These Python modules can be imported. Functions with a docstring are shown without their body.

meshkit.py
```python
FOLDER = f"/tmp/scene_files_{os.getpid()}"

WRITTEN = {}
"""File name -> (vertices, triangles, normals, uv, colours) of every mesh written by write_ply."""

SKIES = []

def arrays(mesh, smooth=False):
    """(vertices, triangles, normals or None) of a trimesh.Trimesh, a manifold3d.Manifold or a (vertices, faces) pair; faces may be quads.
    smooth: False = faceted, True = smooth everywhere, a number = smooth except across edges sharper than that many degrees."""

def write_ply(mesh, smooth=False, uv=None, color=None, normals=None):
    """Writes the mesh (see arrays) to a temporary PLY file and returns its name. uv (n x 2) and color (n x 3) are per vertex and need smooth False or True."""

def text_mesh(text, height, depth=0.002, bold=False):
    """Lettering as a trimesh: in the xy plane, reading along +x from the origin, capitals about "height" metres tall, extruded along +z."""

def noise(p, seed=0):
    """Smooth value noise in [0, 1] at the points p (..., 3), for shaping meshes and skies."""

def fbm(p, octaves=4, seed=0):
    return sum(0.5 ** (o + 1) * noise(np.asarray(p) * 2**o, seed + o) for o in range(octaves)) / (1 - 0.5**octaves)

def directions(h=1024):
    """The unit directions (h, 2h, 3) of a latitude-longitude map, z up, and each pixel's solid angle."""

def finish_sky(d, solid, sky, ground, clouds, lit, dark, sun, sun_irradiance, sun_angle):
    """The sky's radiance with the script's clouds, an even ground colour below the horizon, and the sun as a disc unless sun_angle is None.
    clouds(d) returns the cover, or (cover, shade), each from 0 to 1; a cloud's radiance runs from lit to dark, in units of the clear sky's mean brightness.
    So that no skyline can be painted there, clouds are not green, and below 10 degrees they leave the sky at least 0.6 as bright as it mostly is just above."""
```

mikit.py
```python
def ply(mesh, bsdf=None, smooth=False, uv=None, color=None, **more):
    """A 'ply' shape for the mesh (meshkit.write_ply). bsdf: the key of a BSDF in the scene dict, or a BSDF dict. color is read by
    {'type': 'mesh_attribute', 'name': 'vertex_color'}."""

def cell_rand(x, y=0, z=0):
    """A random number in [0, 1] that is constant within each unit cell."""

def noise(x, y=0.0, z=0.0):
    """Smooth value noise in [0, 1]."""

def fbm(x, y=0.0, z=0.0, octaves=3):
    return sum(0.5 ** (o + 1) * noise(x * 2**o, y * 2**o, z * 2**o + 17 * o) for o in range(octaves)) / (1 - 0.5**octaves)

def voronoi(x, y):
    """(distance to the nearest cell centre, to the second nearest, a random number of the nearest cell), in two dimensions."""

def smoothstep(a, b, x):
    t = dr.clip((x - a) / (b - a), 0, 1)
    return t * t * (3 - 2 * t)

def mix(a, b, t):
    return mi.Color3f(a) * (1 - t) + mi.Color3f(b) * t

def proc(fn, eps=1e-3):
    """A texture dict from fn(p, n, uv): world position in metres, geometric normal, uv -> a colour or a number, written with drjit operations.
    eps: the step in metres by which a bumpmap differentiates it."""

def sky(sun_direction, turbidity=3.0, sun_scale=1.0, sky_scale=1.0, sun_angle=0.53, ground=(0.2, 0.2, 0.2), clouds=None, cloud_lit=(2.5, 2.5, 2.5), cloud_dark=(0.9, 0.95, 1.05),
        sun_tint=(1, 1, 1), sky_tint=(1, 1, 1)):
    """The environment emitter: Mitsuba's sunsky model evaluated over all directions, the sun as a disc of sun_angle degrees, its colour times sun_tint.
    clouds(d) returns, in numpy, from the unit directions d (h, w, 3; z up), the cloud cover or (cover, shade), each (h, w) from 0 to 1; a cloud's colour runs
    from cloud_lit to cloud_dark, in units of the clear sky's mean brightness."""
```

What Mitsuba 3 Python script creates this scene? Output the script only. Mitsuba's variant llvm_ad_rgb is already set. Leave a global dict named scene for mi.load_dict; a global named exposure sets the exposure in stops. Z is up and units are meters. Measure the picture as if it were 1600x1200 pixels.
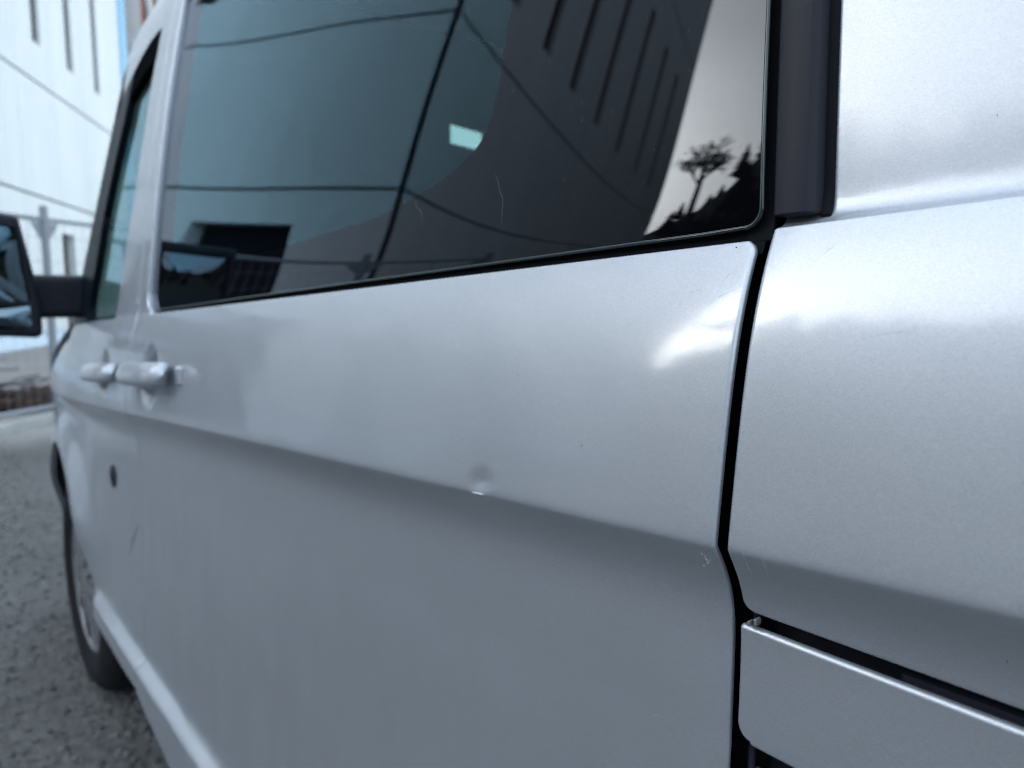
import math, random
import numpy as np, trimesh, mitsuba as mi, mikit, meshkit, drjit as dr
from shapely.geometry import Polygon, box as sbox
from mikit import noise, fbm, smoothstep, mix, cell_rand
T4 = mi.ScalarTransform4f
rng = np.random.default_rng(7); random.seed(7)
scene, labels = {'type': 'scene'}, {}

# ------------------------------------------------------------------ camera, sky, exposure
CAM = [0.0, 0.33, 1.17]
PITCH, YAW = math.radians(-6.695), math.radians(-40.0)
DIR = [math.cos(PITCH) * math.cos(YAW), math.cos(PITCH) * math.sin(YAW), math.sin(PITCH)]
scene['camera'] = {'type': 'thinlens', 'fov': 69.65, 'fov_axis': 'x', 'aperture_radius': 0.0019, 'focus_distance': 0.44,
                   'near_clip': 0.01, 'far_clip': 2000.0,
                   'to_world': T4().look_at(origin=CAM, target=[c + d for c, d in zip(CAM, DIR)], up=[0, 0, 1])}
SUN_AZ, SUN_EL = math.radians(43.5), math.radians(18.0)
SUN = np.array([math.cos(SUN_AZ) * math.cos(SUN_EL), math.sin(SUN_AZ) * math.cos(SUN_EL), math.sin(SUN_EL)])
def veil(d):
    """a thin high overcast, brightest round the low sun behind it"""
    ang = np.degrees(np.arccos(np.clip(d @ SUN, -1, 1)))
    n = meshkit.fbm(d * np.array([3.0, 3.0, 9.0]), 4)
    shade = 1 - np.exp(-(ang / 11.0) ** 1.12) * (0.85 + 0.3 * n)
    return 0.80 + 0.12 * n, shade
scene['sky'] = mikit.sky(SUN, turbidity=3.0, sun_scale=0.0, sun_angle=14.0, clouds=veil, cloud_lit=(13.0, 12.7, 12.1), cloud_dark=(0.80, 0.92, 1.02))
exposure = 5.21

# ------------------------------------------------------------------ materials
def rgb(*c): return {'type': 'rgb', 'value': list(c)}
def two(b): return {'type': 'twosided', 'bsdf': b}
def mat(k, b): scene[k] = b

def flake(p, n, uv):
    a = cell_rand(dr.floor(p.x * 1700), dr.floor(p.y * 1700), dr.floor(p.z * 1700))
    b = cell_rand(dr.floor(p.x * 1100 + 7), dr.floor(p.y * 1100), dr.floor(p.z * 1100))
    dirt = fbm(p.x * 3, p.y * 3, p.z * 9, 3)
    film = smoothstep(1.0, 0.72, p.z) * (fbm(p.x * 30, 2.0, p.z * 7, 3) - 0.5)
    k = (0.90 + 0.11 * a + 0.09 * b) * (0.95 + 0.10 * dirt) * (1 + 0.09 * film)
    return mi.Color3f(0.514, 0.545, 0.606) * k
mat('paint', two({'type': 'blendbsdf', 'weight': 0.38,
    'a': {'type': 'roughplastic', 'distribution': 'ggx', 'alpha': 0.010, 'int_ior': 1.72, 'diffuse_reflectance': mikit.proc(lambda p, n, uv: flake(p, n, uv) * 0.26)},
    'b': {'type': 'principled', 'base_color': mikit.proc(lambda p, n, uv: flake(p, n, uv) * 1.58), 'metallic': 1.0, 'roughness': 0.52, 'clearcoat': 1.0, 'clearcoat_gloss': 0.99}}))
mat('black_plastic', two({'type': 'principled', 'base_color': rgb(0.014, 0.015, 0.022), 'roughness': 0.42, 'specular': 0.12}))
mat('rubber', two({'type': 'principled', 'base_color': rgb(0.006, 0.007, 0.009), 'roughness': 0.7, 'specular': 0.05}))
mat('door_black', two({'type': 'principled', 'base_color': rgb(0.006, 0.009, 0.013), 'roughness': 0.35, 'specular': 0.03}))
mat('void_black', two({'type': 'diffuse', 'reflectance': rgb(0.006, 0.007, 0.008)}))
mat('tinted_glass', {'type': 'thindielectric', 'int_ior': 1.38, 'specular_reflectance': rgb(0.50, 0.70, 0.80), 'specular_transmittance': rgb(0.20, 0.29, 0.28)})
mat('clear_glass', {'type': 'thindielectric', 'int_ior': 1.5, 'specular_transmittance': rgb(0.75, 0.86, 0.82)})
mat('frit', two({'type': 'plastic', 'int_ior': 1.40, 'specular_reflectance': rgb(0.84, 0.90, 1.0), 'diffuse_reflectance': rgb(0.002, 0.002, 0.003)}))
mat('mirror_glass', two({'type': 'conductor', 'material': 'Al', 'specular_reflectance': rgb(0.13, 0.18, 0.22)}))
mat('interior', two({'type': 'diffuse', 'reflectance': rgb(0.05, 0.055, 0.06)}))
mat('satin_white', two({'type': 'roughplastic', 'alpha': 0.15, 'diffuse_reflectance': rgb(0.62, 0.66, 0.70)}))
mat('alloy', two({'type': 'principled', 'base_color': rgb(0.19, 0.19, 0.20), 'metallic': 0.5, 'roughness': 0.45}))
def tyre_tex(p, n, uv):
    return mi.Color3f(0.011, 0.011, 0.013) * (0.8 + 0.7 * fbm(p.x * 14, p.y * 14, p.z * 14))
mat('tyre_rubber', two({'type': 'principled', 'base_color': mikit.proc(tyre_tex), 'roughness': 0.85, 'specular': 0.12}))
def wall_tex(p, n, uv):
    h = fbm(p.x * 0.6, p.y * 0.6, p.z * 0.25, 4)
    streak = fbm(p.x * 5, p.y * 5, p.z * 0.25, 3)
    band = fbm(p.x * 1.7 + p.y * 1.7, 3.0, p.z * 0.12, 2)
    k = 0.86 + 0.14 * h + 0.10 * (streak - 0.5) + 0.10 * band
    return mi.Color3f(0.665, 0.695, 0.70) * k
mat('white_panel', two({'type': 'roughplastic', 'alpha': 0.3, 'diffuse_reflectance': mikit.proc(wall_tex)}))
mat('joint', two({'type': 'diffuse', 'reflectance': rgb(0.10, 0.11, 0.115)}))
mat('dark_glass', two({'type': 'plastic', 'int_ior': 1.5, 'diffuse_reflectance': rgb(0.02, 0.02, 0.018)}))
mat('reveal', two({'type': 'diffuse', 'reflectance': rgb(0.055, 0.052, 0.046)}))
mat('blue_trim', two({'type': 'roughplastic', 'alpha': 0.25, 'diffuse_reflectance': rgb(0.13, 0.42, 0.68)}))
mat('grey_cladding', two({'type': 'roughplastic', 'alpha': 0.3, 'diffuse_reflectance': rgb(0.115, 0.112, 0.118)}))
mat('pale_grey', two({'type': 'diffuse', 'reflectance': rgb(0.5, 0.5, 0.52)}))
mat('red_brown', two({'type': 'diffuse', 'reflectance': rgb(0.22, 0.09, 0.07)}))
mat('white_paint', two({'type': 'roughplastic', 'alpha': 0.25, 'diffuse_reflectance': rgb(0.75, 0.77, 0.77)}))
mat('galvanised', two({'type': 'principled', 'base_color': rgb(0.20, 0.22, 0.25), 'metallic': 0.3, 'roughness': 0.55}))
mat('door_dark', two({'type': 'diffuse', 'reflectance': rgb(0.012, 0.014, 0.018)}))
mat('plinth', two({'type': 'diffuse', 'reflectance': rgb(0.55, 0.64, 0.72)}))
mat('concrete', two({'type': 'diffuse', 'reflectance': mikit.proc(lambda p, n, uv: mi.Color3f(0.30, 0.31, 0.30) * (0.75 + 0.5 * fbm(p.x * 7, p.y * 7, p.z * 7)))}))
def ground_tex(p, n, uv):
    f = fbm(p.x * 55, p.y * 55, 1.0, 3); g = fbm(p.x * 9, p.y * 9, 3.0, 3); b = fbm(p.x * 0.9, p.y * 0.9, 5.0, 3)
    grit = cell_rand(dr.floor(p.x * 90), dr.floor(p.y * 90))
    fine = fbm(p.x * 160, p.y * 160, 7.0, 2)
    k = 0.30 + 0.65 * f + 0.25 * g + 0.45 * b + 0.22 * (grit - 0.5) + 0.35 * fine
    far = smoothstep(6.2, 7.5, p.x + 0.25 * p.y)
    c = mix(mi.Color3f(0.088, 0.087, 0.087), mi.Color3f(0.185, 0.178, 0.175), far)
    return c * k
def ground_bump(p, n, uv):
    return 0.012 * fbm(p.x * 60, p.y * 60, 1.0, 3) + 0.005 * fbm(p.x * 14, p.y * 14, 2.0, 2)
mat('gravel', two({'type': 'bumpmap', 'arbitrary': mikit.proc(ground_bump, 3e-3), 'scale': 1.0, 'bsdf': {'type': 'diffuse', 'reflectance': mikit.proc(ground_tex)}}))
mat('stone', two({'type': 'diffuse', 'reflectance': mikit.proc(lambda p, n, uv: mi.Color3f(0.115, 0.114, 0.114) * (0.6 + 0.8 * cell_rand(dr.floor(p.x * 40), dr.floor(p.y * 40))))}))
mat('twig', two({'type': 'diffuse', 'reflectance': rgb(0.060, 0.045, 0.040)}))
mat('bark', two({'type': 'diffuse', 'reflectance': rgb(0.05, 0.042, 0.035)}))
mat('needles', two({'type': 'diffuse', 'reflectance': mikit.proc(lambda p, n, uv: mi.Color3f(0.055, 0.055, 0.038) * (0.5 + 1.0 * fbm(p.x * 0.8, p.y * 0.8, p.z * 0.8)))}))
mat('hill_soil', two({'type': 'diffuse', 'reflectance': rgb(0.10, 0.09, 0.07)}))

# ------------------------------------------------------------------ scene helpers
def num(base, table):
    if base not in table: return base
    i = 1
    while '%s_%03d' % (base, i) in table: i += 1
    return '%s_%03d' % (base, i)
def add(key, mesh, m, smooth=False, normals=None):
    key = num(key, scene)
    if normals is not None:
        path = meshkit.write_ply(mesh, True, normals=normals)
        scene[key] = {'type': 'ply', 'filename': path, 'face_normals': False, 'bsdf': {'type': 'ref', 'id': m}}
    else:
        scene[key] = mikit.ply(mesh, m, smooth=smooth)
    return key
def tag(key, label=None, cat=None, group=None, kind=None):
    d = {}
    if label: d['label'] = label
    if cat: d['category'] = cat
    if group: d['group'] = group
    if kind: d['kind'] = kind
    labels[key] = d
def bx(x0, x1, y0, y1, z0, z1):
    b = trimesh.creation.box(extents=(x1 - x0, y1 - y0, z1 - z0)); b.apply_translation(((x0 + x1) / 2, (y0 + y1) / 2, (z0 + z1) / 2)); return b
def tube(a, b, r, n=12, r2=None):
    a, b = np.asarray(a, float), np.asarray(b, float); L = np.linalg.norm(b - a)
    c = trimesh.creation.cylinder(radius=1, height=L, sections=n)
    if r2 is None: r2 = r
    f = (c.vertices[:, 2] / L + 0.5); rr = r + (r2 - r) * f
    c.vertices[:, 0] *= rr; c.vertices[:, 1] *= rr
    c.apply_transform(trimesh.geometry.align_vectors([0, 0, 1], (b - a) / L)); c.apply_translation((a + b) / 2); return c
def cat(ms): return trimesh.util.concatenate(ms)
def rbox(x0, x1, y0, y1, z0, z1, r, seg=4):
    import manifold3d as m3
    s = m3.Manifold.sphere(r, seg * 4)
    pts = [s.translate((x, y, z)) for x in (x0 + r, x1 - r) for y in (y0 + r, y1 - r) for z in (z0 + r, z1 - r)]
    m = m3.Manifold.batch_hull(pts).to_mesh()
    return trimesh.Trimesh(m.vert_properties[:, :3], m.tri_verts)

# ------------------------------------------------------------------ the van's side: y = side(x, z), x forward, outward +y
XG_R, XG_F = 0.2222, 1.553            # rear and front gap of the sliding door
DENT_X = 0.437
ARCH_X, ARCH_Z, ARCH_R = 2.47, 0.35, 0.400
WHEEL_X = 2.43
CUPS = [(1.395, 1.034, 0.060, 0.024), (1.760, 1.010, 0.054, 0.020)]
_erf = np.vectorize(math.erf)
def zc(x): return 1.036 - 0.065 * (x - 0.22)         # crease
def zb(x): return 1.206 - 0.0496 * (x - 0.22)        # belt line
def sstep(a, b, v):
    t = np.clip((v - a) / (b - a), 0, 1); return t * t * (3 - 2 * t)
def side(x, z, dent=True):
    x = np.asarray(x, float); z = np.asarray(z, float)
    s = z - zc(x); sb = zb(x) - zc(x); w = np.clip(s / sb, 0, 1); t = np.maximum(z - zb(x), 0)
    y = -(0.018 * w + 0.016 * w ** 4) - (0.105 * t + 0.10 * t * t) - 1.3 * np.maximum(z - 1.70, 0) ** 2
    d = 0.5 * (np.sqrt(s * s + 4 * 0.0013 ** 2) - s)
    y = y - 0.68 * 0.035 * 0.886 * _erf(d / 0.035) + 0.030 * np.maximum(d - 0.12, 0)
    y = y - 0.035 * np.maximum(x - 1.6, 0) ** 2 - 0.35 * np.maximum(x - 2.7, 0) ** 3
    y = y + 0.020 * sstep(0.456, 0.424, z) * sstep(2.06, 1.98, x) - 0.0 * z
    r = np.hypot(x - ARCH_X, z - ARCH_Z)
    y = y + 0.038 * np.exp(-((np.maximum(r, ARCH_R) - ARCH_R) / 0.09) ** 2) * sstep(0.40, 0.62, z) * (x > 1.6)
    for cx, cz, cr, cd in CUPS:
        q = np.clip(np.hypot(x - cx, z - cz) / cr, 0, 1); y = y - cd * (1 - q * q) ** 1.5
    y = y + (0.00020 * np.sin(31 * x + 17 * z) + 0.00010 * np.sin(53 * x - 41 * z + 1.0)) * sstep(0.0, 0.06, zb(x) - z)
    if dent:
        u = x - DENT_X; up = np.maximum(s, 0); ul = u + 0.30 * s
        y = y - 0.0013 * np.exp(-(u / 0.045) ** 2 - (up / 0.055) ** 2 - (np.minimum(s, 0) / 0.012) ** 2)
        y = y - 0.0017 * np.exp(-(ul / 0.0120) ** 2 - ((s - 0.0085) / 0.0085) ** 2)
        y = y + 0.0012 * np.exp(-(u / 0.0072) ** 4 - ((s + 0.0010) / 0.0009) ** 2)
        y = y - 0.0006 * np.exp(-((u - 0.0006) / 0.0006) ** 2 - ((s + 0.0008) / 0.0014) ** 2)
    return y
def grad_normal(S, X, Z, e=1.5e-4):
    n = np.stack([-(S(X + e, Z) - S(X - e, Z)) / (2 * e), np.ones_like(X), -(S(X, Z + e) - S(X, Z - e)) / (2 * e)], -1)
    return n / np.linalg.norm(n, axis=-1, keepdims=True)
def const(c): return lambda v: np.full_like(np.asarray(v, float), c)
def grid_mesh(P, N, lip=0.0025, depth=0.014):
    nu, nv = P.shape[:2]
    idx = np.arange(nu * nv).reshape(nu, nv)
    a, b, c, d = idx[:-1, :-1].ravel(), idx[1:, :-1].ravel(), idx[1:, 1:].ravel(), idx[:-1, 1:].ravel()
    F = [np.stack([a, c, b], 1), np.stack([a, d, c], 1)]
    VV, NN = [P.reshape(-1, 3)], [N.reshape(-1, 3)]
    if lip:
        loop = [(i, 0) for i in range(nu)] + [(nu - 1, j) for j in range(1, nv)] + [(i, nv - 1) for i in range(nu - 2, -1, -1)] + [(0, j) for j in range(nv - 2, 0, -1)]
        corners = {(0, 0), (nu - 1, 0), (nu - 1, nv - 1), (0, nv - 1)}
        L = len(loop); pts = np.array([P[i] for i in loop]); nn = np.array([N[i] for i in loop])
        sgn = None; rows = []
        for k in range(L):
            n = nn[k]; ep = pts[k] - pts[k - 1]; en = pts[(k + 1) % L] - pts[k]
            tp = np.cross(n, ep); tn = np.cross(n, en)
            tp /= max(np.linalg.norm(tp), 1e-12); tn /= max(np.linalg.norm(tn), 1e-12)
            if loop[k] in corners:
                for f in np.linspace(0, 1, 5):
                    t = tp * (1 - f) + tn * f; rows.append((pts[k], n, t / np.linalg.norm(t)))
            else:
                t = tp + tn; rows.append((pts[k], n, t / np.linalg.norm(t)))
        p0 = np.array([r[0] for r in rows]); n0 = np.array([r[1] for r in rows]); t0 = np.array([r[2] for r in rows])
        if ((p0 - pts.mean(0)) * t0).sum() < 0: t0 = -t0
        rings, rn = [p0], [n0]
        for th in np.radians([18, 36, 54, 72, 90]):
            rings.append(p0 + lip * math.sin(th) * t0 - lip * (1 - math.cos(th)) * n0); rn.append(math.cos(th) * n0 + math.sin(th) * t0)
        rings.append(rings[-1] - depth * n0); rn.append(t0)
        base = nu * nv; M = len(p0)
        VV += rings; NN += rn
        for k in range(len(rings) - 1):
            i = np.arange(M); j = (i + 1) % M; A = base + k * M
            F += [np.stack([A + i, A + j, A + M + j], 1), np.stack([A + i, A + M + j, A + M + i], 1)]
    return np.vstack(VV), np.vstack(F), np.vstack(NN)
def panel_grid(X, Z, S, lip, depth):
    return grid_mesh(np.stack([X, S(X, Z), Z], -1), grad_normal(S, X, Z), lip, depth)
def panel_z(xr, xf, z_of, us, vs, S=side, lip=0.0025, depth=0.014):
    U, V = np.meshgrid(np.asarray(us), np.asarray(vs), indexing='ij')
    X = np.full_like(U, 0.5 * (float(xr(1.0)) + float(xf(1.0))))
    for _ in range(25):
        Z = z_of(X, V); X = xr(Z) + (xf(Z) - xr(Z)) * U
    return panel_grid(X, Z, S, lip, depth)
def panel(xr, xf, z0, z1, us, vs, S=side, lip=0.0025, depth=0.014):
    """A pressed sheet on the surface S between the edge curves xr(z)..xf(z) and z0(x)..z1(x), its edges rolled inwards."""
    xr, xf, z0, z1 = [f if callable(f) else const(f) for f in (xr, xf, z0, z1)]
    return panel_z(xr, xf, lambda x, v: z0(x) + (z1(x) - z0(x)) * v, us, vs, S, lip, depth)
def join(*ps):
    V, F, N, o = [], [], [], 0
    for v, f, n in ps: V.append(v); F.append(f + o); N.append(n); o += len(v)
    return np.vstack(V), np.vstack(F), np.vstack(N)
def addp(key, p, m):
    return add(key, (p[0], p[1]), m, normals=p[2])
def spread(*segs):
    """Concatenates linspace pieces (a, b, step) into one increasing array without repeats."""
    out = []
    for a, b, st in segs: out.append(np.linspace(a, b, max(2, int(round(abs(b - a) / st)) + 1)))
    return np.unique(np.round(np.concatenate(out), 7))
def unit(a): return (a - a[0]) / (a[-1] - a[0])

VAN = 'silver_van'
# --- sliding door: lower skin
def rear_edge(z):                        # small rounded corner under the window
    ztop = zb(0.225) - 0.006; r = 0.006
    q = np.clip((np.asarray(z, float) - (ztop - r)) / r, 0, 1)
    return XG_R + 0.0047 + r * (1 - np.sqrt(1 - q * q * 0.999))
xs = spread((0.2275, 0.250, 0.003), (0.250, 0.395, 0.004), (0.395, 0.422, 0.0015), (0.422, 0.453, 0.0004), (0.453, 0.48, 0.0015), (0.48, 0.70, 0.006), (0.70, 1.33, 0.010), (1.33, 1.46, 0.004), (1.46, 1.5485, 0.006))
# rows as fractions bottom..crease..belt at the dent
zD = float(zc(DENT_X)); zT = float(zb(DENT_X)) - 0.006
zr = spread((0.335, 0.40, 0.006), (0.40, 0.45, 0.002), (0.45, 0.90, 0.012), (0.90, zD - 0.012, 0.005), (zD - 0.012, zD + 0.012, 0.0005), (zD + 0.012, zD + 0.05, 0.0025), (zD + 0.05, zT - 0.03, 0.005), (zT - 0.03, zT, 0.0018))
fr = np.interp(zr, [0.335, zD, zT], [0, 0.5, 1.0])
def skin(xr, xf, us, top_off=-0.006, bot=0.335, S=side):
    """a lower skin whose rows keep to the crease: v = 0.5 lies on it"""
    xr, xf, bot = [f if callable(f) else const(f) for f in (xr, xf, bot)]
    z_of = lambda x, v: np.where(v < 0.5, bot(x) + (zc(x) - bot(x)) * v * 2, zc(x) + (zb(x) + top_off - zc(x)) * (v - 0.5) * 2)
    return panel_z(xr, xf, z_of, us, fr, S, lip=0.0025, depth=0.001)
door_low = skin(rear_edge, 1.5485, unit(xs), bot=lambda x: np.interp(x, [1.25, 1.55], [0.335, 0.385]))
# front frame strip of the sliding door, beside the glass, with a rounded corner at its foot
def glass_front(z):
    z = np.asarray(z, float); r = 0.035; b = float(zb(1.49)) + 0.001
    q = np.clip((b + r - z) / r, 0, 1)
    return 1.500 - r * (1 - np.sqrt(1 - q * q * 0.999))
strip_bot = lambda x: zb(np.asarray(x, float)) - 0.0065
strip = panel(glass_front, 1.5485, strip_bot, 1.93, np.linspace(0, 1, 10), unit(spread((1.13, 1.19, 0.0025), (1.19, 1.93, 0.02))), lip=0.0045)
head = panel(0.2255, 1.490, 1.735, 1.93, np.linspace(0, 1, 24), np.linspace(0, 1, 12))
addp(VAN + '__sliding_door', join(door_low, strip, head), 'paint')
SD = VAN + '__sliding_door'

# --- sliding door glass: clear pane and black printed border lie in one curved sheet
gb = lambda x: zb(x) + 0.0035
GT = 1.728
def gside(x, z):
    x = np.asarray(x, float)
    return side(x, z, False) - 0.001 - 0.0075 * sstep(0.75, 1.45, x) - 0.0014 * np.exp(-np.maximum(1.497 - x, 0) / 0.03) - 0.0012 * np.exp(-np.maximum(np.asarray(z, float) - gb(x), 0) / 0.02)
cx = [0.462, 0.466, 0.469, 0.471, 0.478, 0.486, 0.497, 0.514, 0.541, 0.570, 0.602, 0.636, 0.700, 0.776, 0.883, 1.05, 1.257, 1.36, 1.385, 1.395]
cz = [1.70, 1.402, 1.373, 1.339, 1.312, 1.299, 1.289, 1.282, 1.271, 1.264, 1.257, 1.250, 1.244, 1.239, 1.230, 1.223, 1.216, 1.209, 1.209, 1.225]
from scipy.interpolate import PchipInterpolator as PI
low_curve = PI(cx[7:18], cz[7:18])                     # z of the border's upper edge for x in .513..1.36
_o = np.argsort(cz[:8]); right_curve = PI(np.array(cz[:8])[_o], np.array(cx[:8])[_o])   # x of the border's front edge for z in 1.284..1.70
lin = lambda n: np.linspace(0, 1, n)
def rr_glass(z):                                       # rounded rear bottom corner of the glass
    z = np.asarray(z, float); r = 0.010; b = float(gb(0.23)); q = np.clip((b + r - z) / r, 0, 1)
    return 0.2262 + 0.075 * np.maximum(z - 1.216, 0) + r * (1 - np.sqrt(1 - q * q * 0.999))
Z7, X7 = cz[7], cx[7]
lc = lambda x: low_curve(np.clip(x, X7, 1.36)); rc = lambda z: right_curve(np.clip(z, Z7, 1.70))
b_low = panel(const(X7), const(1.385), gb, lc, lin(90), unit(spread((0, 0.02, 0.002), (0.02, 0.08, 0.006))), gside, lip=0)
b_corner = panel(rr_glass, const(X7), gb, const(Z7), lin(50), unit(spread((0, 0.02, 0.001), (0.02, 0.08, 0.004))), gside, lip=0)
b_right = panel(lambda z: 0.2262 + 0.075 * (np.asarray(z) - 1.216), rc, const(Z7), const(1.70), lin(40), lin(60), gside, lip=0)
b_left = panel(const(1.385), lambda z: glass_front(z) - 0.003, gb, const(1.70), lin(24), unit(spread((0, 0.06, 0.003), (0.06, 0.55, 0.02))), gside, lip=0)
b_top = panel(lambda z: 0.2262 + 0.075 * (np.asarray(z) - 1.216), const(1.497), const(1.70), const(GT), lin(60), lin(4), gside, lip=0)
def pane_grid():
    # columns follow x along the low curve, then the right curve is met by sliding the rear edge
    V = lin(70); U = lin(110)
    Zr = Z7 + (1.70 - Z7) * V                           # heights on the rear edge
    X = np.zeros((len(U), len(V))); Z = np.zeros_like(X)
    for j, v in enumerate(V):
        x0 = float(rc(Zr[j])); X[:, j] = x0 + (1.385 - x0) * U
        zl = lc(np.maximum(X[:, 0] if j else X[:, j], X7)); Z[:, j] = zl + (1.70 - zl) * v
    X[:, 0] = X7 + (1.385 - X7) * U; Z[:, 0] = lc(X[:, 0])
    for j in range(1, len(V)):
        x0 = float(rc(Z[0, j])); X[:, j] = x0 + (1.385 - x0) * U
        Z[:, j] = Z[:, 0] + (1.70 - Z[:, 0]) * V[j]
    return X, Z
Xp, Zp = pane_grid()
addp(SD + '__window', panel_grid(Xp, Zp, gside, 0, 0), 'tinted_glass')
addp(SD + '__window_border', join(b_low, b_corner, b_right, b_left, b_top), 'frit')
# glass edge: a thin greenish bead along the bottom and rear of the sheet
def bead(pts, r, n=8):
    pts = np.asarray(pts, float); out = []
    t = np.gradient(pts, axis=0); t /= np.linalg.norm(t, axis=1, keepdims=True)
    up = np.array([0, 1, 0.0]); a = np.cross(t, up); a /= np.linalg.norm(a, axis=1, keepdims=True); b = np.cross(a, t)
    th = np.linspace(0, 2 * np.pi, n, endpoint=False)
    V = np.concatenate([pts[:, None] + r * (np.cos(th)[None, :, None] * a[:, None] + np.sin(th)[None, :, None] * b[:, None])]).reshape(-1, 3)
    m = len(pts); F = []
    i, j = np.meshgrid(np.arange(m - 1), np.arange(n), indexing='ij'); i, j = i.ravel(), j.ravel(); k = (j + 1) % n
    F = np.vstack([np.stack([i * n + j, (i + 1) * n + k, (i + 1) * n + j], 1), np.stack([i * n + j, i * n + k, (i + 1) * n + k], 1)])
    return trimesh.Trimesh(V, F, process=False)
xe = np.concatenate([np.linspace(1.46, 0.262, 90)])
edge_pts = [(x, float(gside(x, gb(x))) - 0.0006, float(gb(x)) - 0.0008) for x in xe]
th = np.linspace(0, np.pi / 2, 10)
for q in th: 
    x = 0.2362 - 0.010 * math.sin(q); z = float(gb(0.232)) + 0.0095 - 0.010 * math.cos(q); edge_pts.append((x, float(gside(x, z)) - 0.0006, z))
for z in np.linspace(1.23, 1.72, 30): edge_pts.append((0.2259 + 0.075 * max(z - 1.216, 0), float(gside(0.227, z)) - 0.0006, z))
mat('glass_edge', two({'type': 'plastic', 'int_ior': 1.5, 'diffuse_reflectance': rgb(0.014, 0.024, 0.026)}))
add(SD + '__glass_edge', bead(edge_pts, 0.0014), 'glass_edge', smooth=True)
# rubber seal seen as the black line under the glass
seal = panel(0.2245, 1.50, lambda x: zb(x) - 0.012, lambda x: zb(x) + 0.008, lin(60), lin(3), lambda x, z: side(x, z, False) - 0.0085 - 0.006 * sstep(0.75, 1.45, x), lip=0)
seal2 = panel(lambda z: 0.2215 + 0.075 * np.maximum(np.asarray(z) - 1.216, 0), lambda z: 0.236 + 0.075 * np.maximum(np.asarray(z) - 1.216, 0), lambda x: zb(x) - 0.004, 1.73, lin(4), lin(30), lambda x, z: side(x, z) - 0.008, lip=0.001, depth=0.012)
addp(SD + '__window_seal', seal, 'rubber'); addp(SD + '__window_seal', seal2, 'rubber')

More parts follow.
